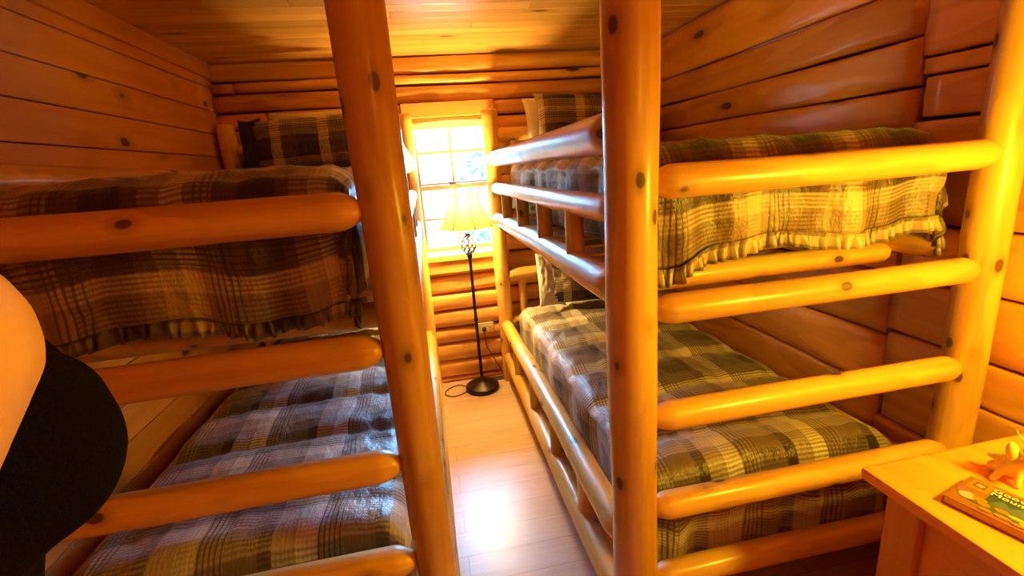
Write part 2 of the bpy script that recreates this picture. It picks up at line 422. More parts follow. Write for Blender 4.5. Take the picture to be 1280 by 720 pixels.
bm = bmesh.new(); boards(bm, ZC, 'ceil', YF, YB+0.02, XL-0.02, XR+0.02, 0.094, 0.02); box(bm, XL-0.1, XR+0.1, YF-0.1, YB+0.16, ZC+0.012, ZC+0.1, mi=1)
struct(obj('ceiling', bm, None, mats=[M_CEIL, M_GAP], smooth=False))
bm = bmesh.new(); box(bm, XL, XL+0.018, YF, YB-0.03, ZC-0.085, ZC, bev=0.004); struct(obj('trim_1', bm, M_BOARDY, smooth=False))

# ------------------------------------------------------------------ window
win = bpy.data.objects.new('window_1', None); C.objects.link(win); win.location = (0.205, 3.24, 1.40); struct(win)
def wpart(name, boxes, mat, parent=win, bev=0.004):
    bm = bmesh.new()
    for q in boxes: box(bm, q[0]-0.205, q[1]-0.205, q[2]-3.24, q[3]-3.24, q[4]-1.40, q[5]-1.40, bev=bev)
    return obj(name, bm, mat, parent, smooth=False)
wpart('jamb', [(WX0-0.03, WX0+0.012, 3.165, 3.36, WZ0, WZ1), (WX1-0.012, WX1+0.03, 3.165, 3.36, WZ0, WZ1)], M_TRIMZ)
wpart('head', [(WX0-0.03, WX1+0.03, 3.15, 3.36, 1.825, WZ1+0.01)], M_TRIM)
wpart('sill', [(WX0-0.05, WX1+0.05, 3.12, 3.36, WZ0-0.03, WZ0+0.012)], M_TRIM)
wpart('apron', [(WX0-0.04, WX1+0.04, 3.135, 3.17, WZ0-0.115, WZ0-0.032)], M_TRIM)
GX0, GX1 = WX0+0.012, WX1-0.012
def sash(z0, z1, y0, st):
    f = [(GX0, GX0+st, y0, y0+0.035, z0, z1), (GX1-st, GX1, y0, y0+0.035, z0, z1), (GX0+st, GX1-st, y0, y0+0.035, z0, z0+0.034), (GX0+st, GX1-st, y0, y0+0.035, z1-0.034, z1)]
    s = wpart('sash', f, M_TRIMZ, bev=0.003)
    cx, cz = (GX0+GX1)/2, (z0+z1)/2
    wpart('muntin', [(cx-0.009, cx+0.009, y0+0.008, y0+0.03, z0+0.03, z1-0.03)], M_TRIMZ, s, 0.002)
    wpart('muntin', [(GX0+st, GX1-st, y0+0.010, y0+0.028, cz-0.009, cz+0.009)], M_TRIM, s, 0.002)
    wpart('pane', [(GX0+st-0.005, GX1-st+0.005, y0+0.017, y0+0.021, z0+0.03, z1-0.03)], M_GLASS, s, 0)
    return s
sash(1.385, 1.85, 3.30, 0.030)
sl = sash(0.950, 1.405, 3.255, 0.030)
wpart('sash_lock', [(0.17, 0.215, 3.235, 3.26, 1.405, 1.42)], M_IRON, sl, 0.003)
# blind rolled up under the head
t = thing('roller_blind', 'cream blind rolled up tight under the window head', 'blind', (0.205, 3.19, 1.80))
bm = bmesh.new(); tube(bm, [(-0.245, 0, 0), (0.245, 0, 0)], 0.026, 20); obj('roll', bm, M_CREAM, t)
bm = bmesh.new(); box(bm, -0.245, 0.245, -0.024, -0.018, -0.045, 0.005, bev=0.002); obj('bottom_rail', bm, M_WHITE, t, smooth=False)

# outside: ground and trees
bm = bmesh.new(); box(bm, -14, 14, 3.6, 40, -0.6, -0.5); struct(obj('ground', bm, M_GROUND, smooth=False))
def tree(name, x, y, h, cr, label, n, seed, zc=0.62):
    rnd = random.Random(seed)
    t = thing(name, label, 'tree', (x, y, -0.5), 0, 'trees beyond the window')
    bm = bmesh.new(); tube(bm, [(0.05*math.sin(k), 0.04*math.cos(2*k), h*0.9*k/8) for k in range(9)], lambda u: 0.09*(1-0.8*u), 10); obj('trunk', bm, M_BARK, t)
    bm = bmesh.new()
    for _ in range(n):
        while True:
            p = Vector((rnd.uniform(-1, 1), rnd.uniform(-1, 1), rnd.uniform(-1, 1)))
            if p.length < 1: break
        cl = noise.noise(p*2.3+Vector((seed, 0, 0)))
        if cl < -0.02: continue
        c = Vector((p.x*cr, p.y*cr, h*zc+p.z*h*0.42)); q = Quaternion((rnd.gauss(0, 1), rnd.gauss(0, 1), rnd.gauss(0, 1), rnd.gauss(0, 1))).normalized()
        s = rnd.uniform(0.05, 0.10)
        pts = [(-1.3, 0, 0), (0, -0.5, 0.15), (1.3, 0, 0), (0, 0.5, 0.15)]
        bm.faces.new([bm.verts.new(c + q @ (Vector(k_)*s)) for k_ in pts])
    obj('foliage', bm, M_LEAF, t, smooth=False)
tree('tree', -1.25, 8.2, 4.0, 1.05, 'pale leafy tree outside, behind the left panes of the window', 1500, 3)
tree('tree', 1.35, 9.0, 2.6, 0.8, 'small pale tree outside, low behind the right lower pane', 700, 5, 0.5)

# ------------------------------------------------------------------ log bunk beds
def bunk(x_a, x_b, wall, label):
    """x_a aisle side, x_b wall side (for both beds the ladder end is at y=1)"""
    t = thing('bunk_bed', label, 'bunk bed', ((x_a+x_b)/2, 2.05, 0), 0, 'log bunk beds')
    y0, y1 = 1.0, 3.085
    sgn = 1 if x_b > x_a else -1
    ra, rt = (0.059, 0.060) if sgn > 0 else (0.044, 0.0545)
    log('post', (x_a, y0, 0), (x_a, y0, 1.86), ra, rt, t, mat=M_LOG)
    log('post', (x_b, y0, 0), (x_b-0.01*sgn, y0, 1.86), 0.052, 0.050, t)
    log('post', (x_a, y1, 0), (x_a+0.005, y1, 1.845), 0.048, 0.052, t)
    log('post', (x_b, y1, 0), (x_b, y1, 1.845), 0.05, 0.05, t)
    lo, hi = min(x_a, x_b), max(x_a, x_b)
    for k, (z, r) in enumerate(((1.435, 0.0385), (1.135, 0.037), (0.850, 0.037), (0.580, 0.037), (0.345, 0.037))):
        rr = r*(1.06 if sgn < 0 else 1.0)
        log('rung', (lo+0.045, y0-0.014, z+0.004), (hi-0.045, y0-0.014, z), rr, rr*0.97, t, 0.05, 0.05)
    def side_rails(x, full):
        zs = ((1.555, 0.050), (1.375, 0.037), (1.180, 0.046), (0.440, 0.045), (0.200, 0.050)) if full else (((1.555, 0.048),) if sgn < 0 else ()) + ((1.180, 0.045), (0.440, 0.045), (0.200, 0.045))
        for z, r in zs: log('side_rail', (x, y0+0.045, z), (x, y1-0.03, z-0.012), r, r*0.92, t, 0.07, 0.05)
        if full:
            for za, zb_ in ((1.20, 1.375), (0.215, 0.44)):
                for y in (1.42, 1.80, 2.22, 2.66):
                    log('spindle', (x, y, za), (x, y, zb_), 0.030, 0.029, t, seg=16)
    side_rails(x_a, True); side_rails(x_b, False)
    for z, r in ((1.69, 0.045), (1.40, 0.042), (0.775, 0.045), (0.44, 0.042), (1.18, 0.042)):
        log('head_rail', (lo+0.03, y1, z), (hi-0.03, y1, z), r, r, t, 0.05, 0.05)
    for za, zb_ in ((1.42, 1.67), (0.45, 0.76)):
        for k in range(5): 
            x = lo + (hi-lo)*(k+0.75)/5.5
            log('head_spindle', (x, y1, za), (x, y1, zb_), 0.026, 0.026, t, seg=14)
    for z in (1.135, 0.215):
        for y in (1.27, 1.75, 2.20, 2.65): log('cross_beam', (lo+0.02, y, z), (hi-0.02, y, z), 0.036, 0.036, t, seg=14)
        bm = bmesh.new()
        for k in range(11):
            y = 1.40+k*0.158; box(bm, lo-t.location.x+0.055, hi-t.location.x-0.055, y-2.05-0.06, y-2.05+0.06, z+0.033, z+0.050, bev=0.003)
        obj('slats', bm, M_BOARDY, t, smooth=False)
    return t
bunk(0.452, 1.476, XR, 'log bunk bed on the right of the aisle, against the round log wall')
bunk(-0.083, -1.080, XL, 'log bunk bed on the left of the aisle, against the flat board wall')

# ------------------------------------------------------------------ comforters
def edge(u, half, r):
    f = half-r
    if u <= f: return u, 0.0
    a = (u-f)/r
    if a < PI/2: return f + r*math.sin(a), r*(1-math.cos(a))
    return half, r + (u-f-r*PI/2)
def comforter(label, x0, x1, yf, yh, ztop, sd_l, sd_r, fd, seed, mat, uo=0.0, vo_=0.0, fold=0.027, hem=None, hang=0.35, sag=0.0):
    """quilt laid over a bunk; sd_l/sd_r side drops, fd foot drop, hem = height of the ruffled edge"""
    t = thing('comforter', label, 'comforter', ((x0+x1)/2, (yf+yh)/2, ztop), 0, 'plaid comforters')
    cx, wd, L, r = (x0+x1)/2, (x1-x0), (yh-yf), 0.075
    half = wd/2; st = 0.0155
    def ext(d): return d - r + r*PI/2 if d > 0 else 0
    s_lo, s_hi = -(half - r + ext(sd_l) + 0), half - r + ext(sd_r)
    t_lo = -(ext(fd) - r); t_hi = L + 0.10
    ns, nt = int((s_hi-s_lo)/st), int((t_hi-t_lo)/st)
    O = Vector(t.location)
    bm = bmesh.new(); uvl = bm.loops.layers.uv.new('UVMap'); G = []; UVs = {}
    def pos(s, tt):
        ps, ds = edge(abs(s), half, r); sg = 1 if s >= 0 else -1
        tc = L/2 - tt    # distance from middle toward foot
        if tc > 0: pt_, dt = edge(tc, L/2, r)
        else: pt_, dt = edge(-tc, L/2, r); pt_ = -pt_
        z = ztop - max(ds, dt) - hang*min(ds, dt)
        x = cx + sg*ps; y = (yf+yh)/2 - pt_
        nf = noise.noise((s*3+seed, tt*3, 0)); nn = noise.noise((s*11+seed, tt*9, 3)); n3 = noise.noise((s*26+seed, tt*17, 5))
        flat = max(0, 1-ds/r)*max(0, 1-dt/r)
        # quilted channels
        q = ((tt+0.13*seed) % 0.30); dq = min(q, 0.30-q)
        puff = 0.022*(1-math.exp(-(dq/0.035)**2)) - 0.012
        z += flat*(puff + 0.020*(1-(2*s/wd)**2) + 0.012*nf + 0.0085*nn) + max(0.25, flat)*0.0075*n3
        if ds > r*0.6:
            x -= sg*(0.012*(1+math.sin(tt*15+seed))+0.008*(1+nn) - puff*0.6)
        if dt > r*0.5 and tc > 0:
            k = min(1, (dt-r*0.5)/0.12)
            y -= k*(fold*(0.6-abs(math.sin(s*12+seed+1.3*nf))**0.6+0.45*math.sin(s*41+2*seed+2*nf)) + 0.012*nn + 0.006*n3) 
            z += k*0.014*math.sin(s*13+seed*2) - sag*min(1, dt/fd)*math.exp(-((x-x0-0.05)/0.07)**2)
        return Vector((x, y, z))
    for j in range(nt+1):
        row = []
        for i in range(ns+1):
            s = s_lo+(s_hi-s_lo)*i/ns; tt = t_lo+(t_hi-t_lo)*j/nt
            v = bm.verts.new(pos(s, tt)-O); UVs[v] = (s+uo+0.012*noise.noise((s*4, tt*4, seed)), tt+vo_+0.012*noise.noise((s*4, tt*4, seed+7))); row.append(v)
        G.append(row)
    for j in range(nt):
        for i in range(ns):
            f = bm.faces.new((G[j][i], G[j][i+1], G[j+1][i+1], G[j+1][i]))
            for lp in f.loops: lp[uvl].uv = UVs[lp.vert]
    o = obj('quilt', bm, mat, t)
    sm = o.modifiers.new('thick', 'SOLIDIFY'); sm.thickness = 0.012; sm.offset = -1
    if hem:
        bm = bmesh.new(); uvl = bm.loops.layers.uv.new('UVMap'); rows = []; U = {}
        n = int((s_hi-s_lo)/0.004)
        for i in range(n+1):
            s = s_lo+(s_hi-s_lo)*i/n; p = pos(s, t_lo)-O; row = []
            for k in range(4):
                a = k/3; ph = s*2*PI/0.026 + 2.2*noise.noise((s*14, seed, 0))
                v = bm.verts.new((p.x+0.006*a*math.sin(ph*0.5+a), p.y-0.004-0.011*a*math.sin(ph), p.z+0.006-hem*a*(1+0.35*noise.noise((s*9, seed, 4)))))
                U[v] = (s+uo, vo_+0.19+0.01*a); row.append(v)
            rows.append(row)
        for a_, b_ in zip(rows, rows[1:]):
            for k in range(3):
                f = bm.faces.new((a_[k], b_[k], b_[k+1], a_[k+1]))
                for lp in f.loops: lp[uvl].uv = U[lp.vert]
        rf = obj('ruffle', bm, mat, t); sm = rf.modifiers.new('thick', 'SOLIDIFY'); sm.thickness = 0.003
        rf['label'] = 'ruffled fringe along the hem'
    return t
comforter('plaid comforter on the upper right bunk, yellow-lit with a ruffled hem', 0.535, 1.445, 1.100, 3.00, 1.500, 0.27, 0.20, 0.245, 1.3, M_PLAID, 0.02, 0.0, hem=0.045, hang=0.25, sag=0.05)
comforter('dark plaid comforter on the upper left bunk, hanging behind the red rungs', -1.02, -0.165, 1.100, 3.00, 1.500, 0.20, 0.25, 0.285, 4.1, M_PLAID, 0.10, 0.05, hem=0.045, hang=0.06)
comforter('rumpled brown plaid comforter on the lower right bunk', 0.53, 1.425, 1.100, 3.00, 0.555, 0.28, 0.20, 0.31, 7.7, M_PLAID2, 0.02, 0.04, hem=0.035)
comforter('blue-white lit plaid comforter on the lower left bunk', -1.032, -0.165, 1.100, 3.00, 0.555, 0.20, 0.28, 0.30, 2.6, M_PLAID2, 0.0, 0.10, hem=0.035)

# ------------------------------------------------------------------ pillows
def pillow(label, c, wd, ht, dp, lean, yaw, roll, mat, flange=None, fmat=None, seed=0):
    """upright pillow; local x width, z height, y thickness (front is -y)"""
    t = thing('pillow', label, 'pillow', c, yaw, 'bed pillows')
    t.rotation_euler = (lean, roll, yaw)
    def surf(wd, ht, dp, n, rim, mt, nm, wr):
        bm = bmesh.new(); uvl = bm.loops.layers.uv.new('UVMap'); U = {}; S = {}
        for side in (-1, 1):
            for j in range(n+1):
                for i in range(n+1):
                    u, v = 2*i/n-1, 2*j/n-1
                    bd = i in (0, n) or j in (0, n)
                    if bd and side == 1: S[side, i, j] = S[-1, i, j]; continue
                    k = max(0, (1-u**4)*(1-v**4))**0.42
                    pin = 1-0.06*(1-abs(v)**3) * abs(u)**3
                    pin2 = 1-0.06*(1-abs(u)**3)*abs(v)**3
                    x, z = u*wd/2*pin, v*ht/2*pin2
                    y = side*dp/2*k*(1+wr*noise.noise((u*1.7+seed, v*1.7, side))) + 0.010*k*noise.noise((u*5+seed, v*5, side*3)) + 0.006*noise.noise((u*9+seed, v*7, 2))
                    if rim and max(abs(u), abs(v)) > 0.86: y += 0.006*math.sin(u*3+v*4+seed)
                    vv = bm.verts.new((x, y, z)); S[side, i, j] = vv; U[vv] = (x+0.5+seed*0.1, z+0.3+seed*0.07)
        for side in (-1, 1):
            for j in range(n):
                for i in range(n):
                    q = (S[side, i, j], S[side, i+1, j], S[side, i+1, j+1], S[side, i, j+1])
                    f = bm.faces.new(q if side < 0 else q[::-1])
                    for lp in f.loops: lp[uvl].uv = U[lp.vert]
        return obj(nm, bm, mt, t)
    surf(wd, ht, dp, 26, False, mat, 'cushion', 0.25)
    if flange:
        fl = surf(flange, ht*1.06, 0.05, 20, True, fmat, 'flange', 0.2)
        fl.location = (-wd/2+flange*0.12, -0.012, 0)
        fl['label'] = 'flat flange at the left end'
    return t
# upper right: cream pillow behind, dark plaid in front
pillow('cream pillow mostly hidden behind the plaid one on the upper right bunk', (1.00, 2.925, 1.715), 0.72, 0.35, 0.10, math.radians(-14), 0, 0, M_CREAM, seed=1)
pillow('dark plaid pillow propped at the head of the upper right bunk', (1.035, 2.785, 1.705), 0.72, 0.35, 0.12, math.radians(-16), 0, math.radians(3), M_PLAIDP, seed=2)
pillow('plaid pillow with a pinkish white side, on the lower right bunk', (1.02, 2.82, 0.765), 0.62, 0.33, 0.14, math.radians(-18), math.radians(-6), 0, M_PLAIDP, 0.17, plain('pale_pink_cotton', (0.80, 0.70, 0.66), 0.8, bump=(40, 0.2)), seed=3)
pillow('cream pillow behind the dark plaid one on the upper left bunk', (-0.50, 2.930, 1.715), 0.64, 0.34, 0.10, math.radians(-14), 0, 0, M_CREAM, seed=4)
pillow('dark plaid pillow propped at the head of the upper left bunk', (-0.57, 2.785, 1.695), 0.60, 0.29, 0.12, math.radians(-16), 0, math.radians(-2), M_PLAIDP, 0.115, plain('black_flange_cloth', (0.03, 0.02, 0.02), 0.85), seed=5)
pillow('plaid pillow at the shadowy head of the lower left bunk', (-0.60, 2.82, 0.785), 0.66, 0.36, 0.14, math.radians(-18), 0, 0, M_PLAIDP, seed=6)

# ------------------------------------------------------------------ floor lamp
fl = thing('floor_lamp', 'black iron floor lamp with a lit cream bell shade, before the window', 'lamp', (0.240, 3.00, 0))
bm = bmesh.new(); lathe(bm, [(0.112, 0), (0.116, 0.008), (0.116, 0.028), (0.108, 0.036), (0.085, 0.040), (0.080, 0.047), (0.052, 0.052), (0.046, 0.060), (0.022, 0.066), (0.018, 0.085), (0.012, 0.095)], 40); obj('base', bm, M_IRON, fl)
bm = bmesh.new(); lathe(bm, [(0.0105, 0.09), (0.0105, 0.50), (0.014, 0.503), (0.014, 0.52), (0.0105, 0.523), (0.0105, 0.93), (0.017, 0.935), (0.017, 0.955), (0.008, 0.96), (0.006, 1.20)], 16); obj('pole', bm, M_IRON, fl)
cage = None
for k in range(8):
    pts = []
    for i in range(15):
        u = i/14; a = 2*PI*k/8 + u*PI*0.75; rr = 0.009 + 0.043*math.sin(PI*u)**0.8*(1-0.25*u)
        pts.append((rr*math.cos(a), rr*math.sin(a), 0.955 + 0.135*u))
    bm = bmesh.new(); tube(bm, pts, 0.0042, 6); obj('cage_wire', bm, M_IRON, fl)
bm = bmesh.new(); lathe(bm, [(0.030, 1.098), (0.024, 1.094), (0.012, 1.085), (0.010, 1.075)], 16); obj('drip_plate', bm, M_IRON, fl)
# bell shade with eight panels
def shade_r(u): return 0.098 + 0.085*(1-u)**1.9          # u = 0 bottom .. 1 top
bm = bmesh.new(); NP = 8; SEG = 48; rings = []
for j in range(13):
    u = j/12; ring = []
    for i in range(SEG):
        a = 2*PI*i/SEG; f = (i % (SEG//NP))/(SEG//NP)
        k = 1 - 0.055*math.sin(PI*f)
        ring.append(bm.verts.new((shade_r(u)*k*math.cos(a+0.2), shade_r(u)*k*math.sin(a+0.2), 1.135+0.225*u)))
    rings.append(ring)
for a_, b_ in zip(rings, rings[1:]):
    for i in range(SEG): bm.faces.new((a_[i], a_[(i+1) % SEG], b_[(i+1) % SEG], b_[i]))
sh = obj('shade', bm, M_SHADE, fl)
for k in range(NP):
    a = 2*PI*k/NP+0.2
    bm = bmesh.new(); tube(bm, [((shade_r(j/10)+0.001)*math.cos(a), (shade_r(j/10)+0.001)*math.sin(a), 1.135+0.225*j/10) for j in range(11)], 0.0022, 6); obj('rib', bm, plain('tan_seam', (0.45, 0.30, 0.12), 0.8) if k == 0 else bpy.data.materials['tan_seam'], sh)
bm = bmesh.new(); blob(bm, (0, 0, 1.255), (0.026, 0.026, 0.040)); obj('bulb', bm, M_BULB, fl)
bm = bmesh.new(); tube(bm, [(0, 0, 1.19), (0, 0, 1.22)], 0.014, 12); obj('socket', bm, M_IRON, fl)
for k in range(3):
    a = 2*PI*k/3; bm = bmesh.new(); tube(bm, [(0.008*math.cos(a), 0.008*math.sin(a), 1.205), (0.05*math.cos(a), 0.05*math.sin(a), 1.30), (0.096*math.cos(a), 0.096*math.sin(a), 1.355)], 0.0018, 6); obj('shade_spoke', bm, M_IRON, fl)
lamp('floor_lamp_light', 'POINT', (0.240, 3.00, 1.265), 115, (1.0, 0.66, 0.18), 0.055)
# cord: loop on the floor, then up to the outlet
bm = bmesh.new()
ctl = [(-0.10, 0.03, 0.012), (-0.16, 0.10, 0.005), (-0.24, 0.06, 0.005), (-0.26, -0.02, 0.005), (-0.20, -0.06, 0.005), (-0.12, -0.02, 0.005), (-0.05, 0.14, 0.005), (0.10, 0.135, 0.005), (0.17, 0.13, 0.02), (0.13, 0.135, 0.12), (0.07, 0.13, 0.26), (0.062, 0.127, 0.35), (0.062, 0.135, 0.385)]
def catmull(P, n=8):
    out = []; P = [Vector(p) for p in P]
    for i in range(len(P)-1):
        p0, p1, p2, p3 = P[max(0, i-1)], P[i], P[i+1], P[min(len(P)-1, i+2)]
        for k in range(n):
            s = k/n; out.append(0.5*((2*p1)+(p2-p0)*s+(2*p0-5*p1+4*p2-p3)*s*s+(3*p1-p0-3*p2+p3)*s**3))
    out.append(P[-1]); return out
tube(bm, catmull(ctl), 0.0032, 8); cd = obj('power_cord', bm, M_CORD, fl)
bm = bmesh.new(); box(bm, 0.048, 0.076, 0.123, 0.150, 0.372, 0.400, bev=0.004); obj('plug', bm, M_CORD, cd, smooth=False)

t = thing('wall_outlet', 'ivory outlet plate on the log wall behind the lamp pole', 'outlet', (0.315, 3.158, 0.392))
bm = bmesh.new(); box(bm, -0.058, 0.058, -0.008, 0.004, -0.037, 0.037, bev=0.004); obj('plate', bm, M_PLASTIC, t, smooth=False)
for dx in (-0.014, 0.030):
    bm = bmesh.new(); box(bm, dx-0.014, dx+0.014, -0.0105, -0.006, -0.018, 0.018, bev=0.003); sk = obj('socket', bm, M_PLASTIC, t, smooth=False)
    bm = bmesh.new(); box(bm, dx-0.006, dx-0.004, -0.0112, -0.009, -0.006, 0.006); box(bm, dx+0.004, dx+0.006, -0.0112, -0.009, -0.006, 0.006); obj('slots', bm, M_DARKHOLE, sk, smooth=False)
t = thing('floor_vent', 'brown slotted floor vent between the lamp base and the bunk post', 'vent', (0.405, 3.125, 0.0))
bm = bmesh.new(); box(bm, -0.085, 0.085, -0.032, 0.032, 0.0005, 0.005, bev=0.0015); obj('plate', bm, M_VENT, t, smooth=False)
bm = bmesh.new()
for k in range(16):
    for r_ in (-0.014, 0.014): box(bm, -0.078+k*0.0104, -0.078+k*0.0104+0.0055, r_-0.010, r_+0.010, 0.0046, 0.0056)
obj('slots', bm, M_DARKHOLE, t, smooth=False)

# ------------------------------------------------------------------ table on the right with book and figurine
tb = thing('table', 'orange pine table with a thick top in the lower right corner', 'table', (1.235, 0.30, 0))
def tpart(name, q, mat, bev=0.006):
    bm = bmesh.new(); box(bm, q[0]-1.235, q[1]-1.235, q[2]-0.30, q[3]-0.30, q[4], q[5], bev=bev); return obj(name, bm, mat, tb, smooth=False)
tpart('tabletop', (0.932, 1.525, -0.20, 0.800, 0.722, 0.752), M_TABLE, 0.008)
for x in (0.975, 1.435):
    for y in (-0.165, 0.690): tpart('leg', (x, x+0.065, y, y+0.075, 0, 0.722), M_TABLEZ)
tpart('side_panel', (0.995, 1.012, -0.09, 0.690, 0.30, 0.722), M_TABLE, 0.003)
tpart('end_panel', (1.04, 1.435, 0.735, 0.755, 0.55, 0.722), M_TABLE, 0.003)
tpart('back_panel', (1.46, 1.475, -0.09, 0.690, 0.55, 0.722), M_TABLE, 0.003)

def solid(name, col, rough=0.4):
    return plain(name, col, rough)
bk = thing('book', 'board book with a mountain and flower cover lying on the table', 'book', (0.983, 0.660, 0.753), math.radians(-75.5))
# local frame: x runs along the lower edge of the cover, y towards its top edge
bk.scale = (1, 0.86, 1)
BW, BH, BT = 0.175, 0.135, 0.018
bm = bmesh.new(); box(bm, 0.002, BW-0.002, 0.002, BH-0.002, 0.002, BT-0.002); obj('pages', bm, M_PAGES, bk, smooth=False)
bm = bmesh.new(); box(bm, 0, BW, 0, BH, BT-0.002, BT, bev=0.0008); box(bm, 0, BW, 0, BH, 0, 0.002, bev=0.0008); box(bm, -0.001, 0.001, 0, BH, 0, BT); cov = obj('cover', bm, solid('ochre_cover', (0.28, 0.12, 0.012)), bk, smooth=False)
def art(name, pts, mat, z):
    bm = bmesh.new(); lo = [bm.verts.new((x, y, BT)) for x, y in pts]; hi_ = [bm.verts.new((x, y, BT+z)) for x, y in pts]
    bm.faces.new(hi_); n = len(pts)
    for i in range(n): bm.faces.new((lo[i], lo[(i+1) % n], hi_[(i+1) % n], hi_[i]))
    return obj(name, bm, mat, cov, smooth=False)
def oval(x, y, a, b, n=14, wob=0): return [(x+a*(1+wob*math.sin(k*2.1))*math.cos(2*PI*k/n), y+b*(1+wob*math.sin(k*2.1))*math.sin(2*PI*k/n)) for k in range(n)]
M_ORANGE = solid('printed_orange', (0.50, 0.20, 0.015)); M_YEL = solid('printed_yellow', (0.60, 0.46, 0.05)); M_PUR = solid('printed_lilac', (0.28, 0.11, 0.24)); M_PWH = solid('printed_pale', (0.42, 0.42, 0.42))
art('sky_print', [(0.046, 0.040), (0.168, 0.040), (0.168, 0.122), (0.046, 0.122)], solid('printed_teal', (0.03, 0.075, 0.10)), 0.0004)
art('mountain_print', [(0.05, 0.045), (0.068, 0.082), (0.082, 0.066), (0.10, 0.090), (0.118, 0.070), (0.138, 0.086), (0.165, 0.05), (0.165, 0.045)], solid('printed_blue_grey', (0.08, 0.15, 0.22)), 0.0006)
art('meadow_print', [(0.03, 0.028), (0.168, 0.014), (0.168, 0.050), (0.11, 0.042), (0.046, 0.056), (0.03, 0.046)], solid('printed_green', (0.07, 0.11, 0.015)), 0.0008)
art('border_print', [(0.008, 0.082), (0.042, 0.082), (0.042, 0.128), (0.008, 0.128)], M_ORANGE, 0.0004)
art('emblem_print', [(0.014, 0.094), (0.034, 0.094), (0.034, 0.120), (0.014, 0.120)], solid('printed_brown', (0.18, 0.075, 0.02)), 0.0006)
art('emblem_print', oval(0.024, 0.107, 0.007, 0.007, 12, 0.2), M_PWH, 0.0008)
for i, (x, y, a, b, mm) in enumerate(((0.012, 0.060, 0.010, 0.014, M_PUR), (0.024, 0.044, 0.014, 0.015, M_PWH), (0.042, 0.048, 0.012, 0.009, M_ORANGE), (0.052, 0.036, 0.010, 0.008, M_ORANGE), (0.078, 0.040, 0.011, 0.007, M_ORANGE),
        (0.100, 0.036, 0.013, 0.006, M_YEL), (0.118, 0.026, 0.011, 0.007, M_YEL), (0.140, 0.036, 0.012, 0.008, M_ORANGE), (0.085, 0.018, 0.013, 0.006, M_ORANGE), (0.060, 0.016, 0.010, 0.006, M_ORANGE), (0.108, 0.014, 0.010, 0.005, M_ORANGE))):
    art('flower_print', oval(x, y, a, b, 14, 0.05), mm, 0.0010+0.00012*i)
def text(name, body, x, y, size, parent):
    cu = bpy.data.curves.new(name, 'FONT'); cu.body = body; cu.size = size; cu.extrude = 0.0004; cu.offset = 0.0002; cu.space_character = 1.05
    cu.resolution_u = 3
    tmp = bpy.data.objects.new(name, cu); C.objects.link(tmp); bpy.context.view_layer.update()
    me = bpy.data.meshes.new_from_object(tmp.evaluated_get(bpy.context.evaluated_depsgraph_get())); bpy.data.objects.remove(tmp)
    me.materials.clear(); me.materials.append(solid('printed_cream', (0.95, 0.88, 0.55)))
    o = bpy.data.objects.new(name, me); C.objects.link(o); o.parent = parent; o.location = (x, y, BT+0.001); return o
text('title_line', 'Good Night', 0.042, 0.108, 0.021, cov)
text('title_line', 'Mountains', 0.044, 0.089, 0.021, cov)

# figurine, local u = picture right, v = towards the viewer, w = up
fg = thing('figurine', 'small carved pale wood moose with floppy ears and twig antlers, on the table', 'figurine', (1.164, 0.674, 0.752), math.radians(-60))
def remesh(o, vx, sm=6):
    md = o.modifiers.new('remesh', 'REMESH'); md.mode = 'VOXEL'; md.voxel_size = vx; md.use_smooth_shade = True
    s = o.modifiers.new('smooth', 'SMOOTH'); s.iterations = sm; s.factor = 0.5
V = lambda u, v, w_: Vector((u, -v, w_))     # local x = u, local y = away from the viewer
bm = bmesh.new()
capsule(bm, V(0.014, 0.0, 0.058), V(0.004, -0.022, 0.032), 0.018, 0.024)
capsule(bm, V(-0.018, 0.010, 0.006), V(0.004, 0.0, 0.052), 0.0065, 0.010)
capsule(bm, V(0.020, 0.010, 0.006), V(0.018, 0.0, 0.052), 0.0065, 0.010)
capsule(bm, V(0.016, -0.002, 0.060), V(0.022, 0.004, 0.080), 0.013, 0.012)
capsule(bm, V(-0.020, -0.034, 0.014), V(0.0, -0.022, 0.028), 0.013, 0.018); capsule(bm, V(0.026, -0.034, 0.014), V(0.004, -0.022, 0.028), 0.013, 0.018)
o = obj('body', bm, M_FIG, fg); remesh(o, 0.0028)
bm = bmesh.new(); capsule(bm, V(-0.004, -0.020, 0.046), V(-0.028, -0.030, 0.040), 0.015, 0.006); remesh(obj('tail', bm, M_FIG, fg), 0.002, 3)
bm = bmesh.new(); blob(bm, V(0.026, 0.004, 0.088), (0.014, 0.014, 0.015)); capsule(bm, V(0.028, 0.010, 0.084), V(0.030, 0.026, 0.074), 0.011, 0.010); hd = obj('head', bm, M_FIGLT, fg); remesh(hd, 0.0022, 5)
for s in (-1, 1):
    bm = bmesh.new(); blob(bm, V(0.026+s*0.024, 0.010, 0.083), (0.0105, 0.009, 0.021), Matrix.Rotation(s*0.12, 3, 'Y')); obj('ear', bm, M_FIGLT, fg)
    bm = bmesh.new(); blob(bm, V(0.026+s*0.007, 0.015, 0.093), (0.0022, 0.0022, 0.0022), seg=10, ring=8); obj('eye', bm, M_DARKHOLE, fg)
    bm = bmesh.new(); tube(bm, catmull([V(0.026+s*0.006, 0, 0.098), V(0.026+s*0.012, 0, 0.112), V(0.026+s*0.010, -0.002, 0.130), V(0.026+s*0.014, -0.004, 0.152)], 5), lambda u: 0.0017*(1-0.5*u), 6)
    tube(bm, catmull([V(0.026+s*0.012, 0, 0.112), V(0.026+s*0.020, 0.002, 0.120), V(0.026+s*0.024, 0.003, 0.132)], 5), lambda u: 0.0014*(1-0.5*u), 6); obj('antler', bm, M_FIGLT, fg)

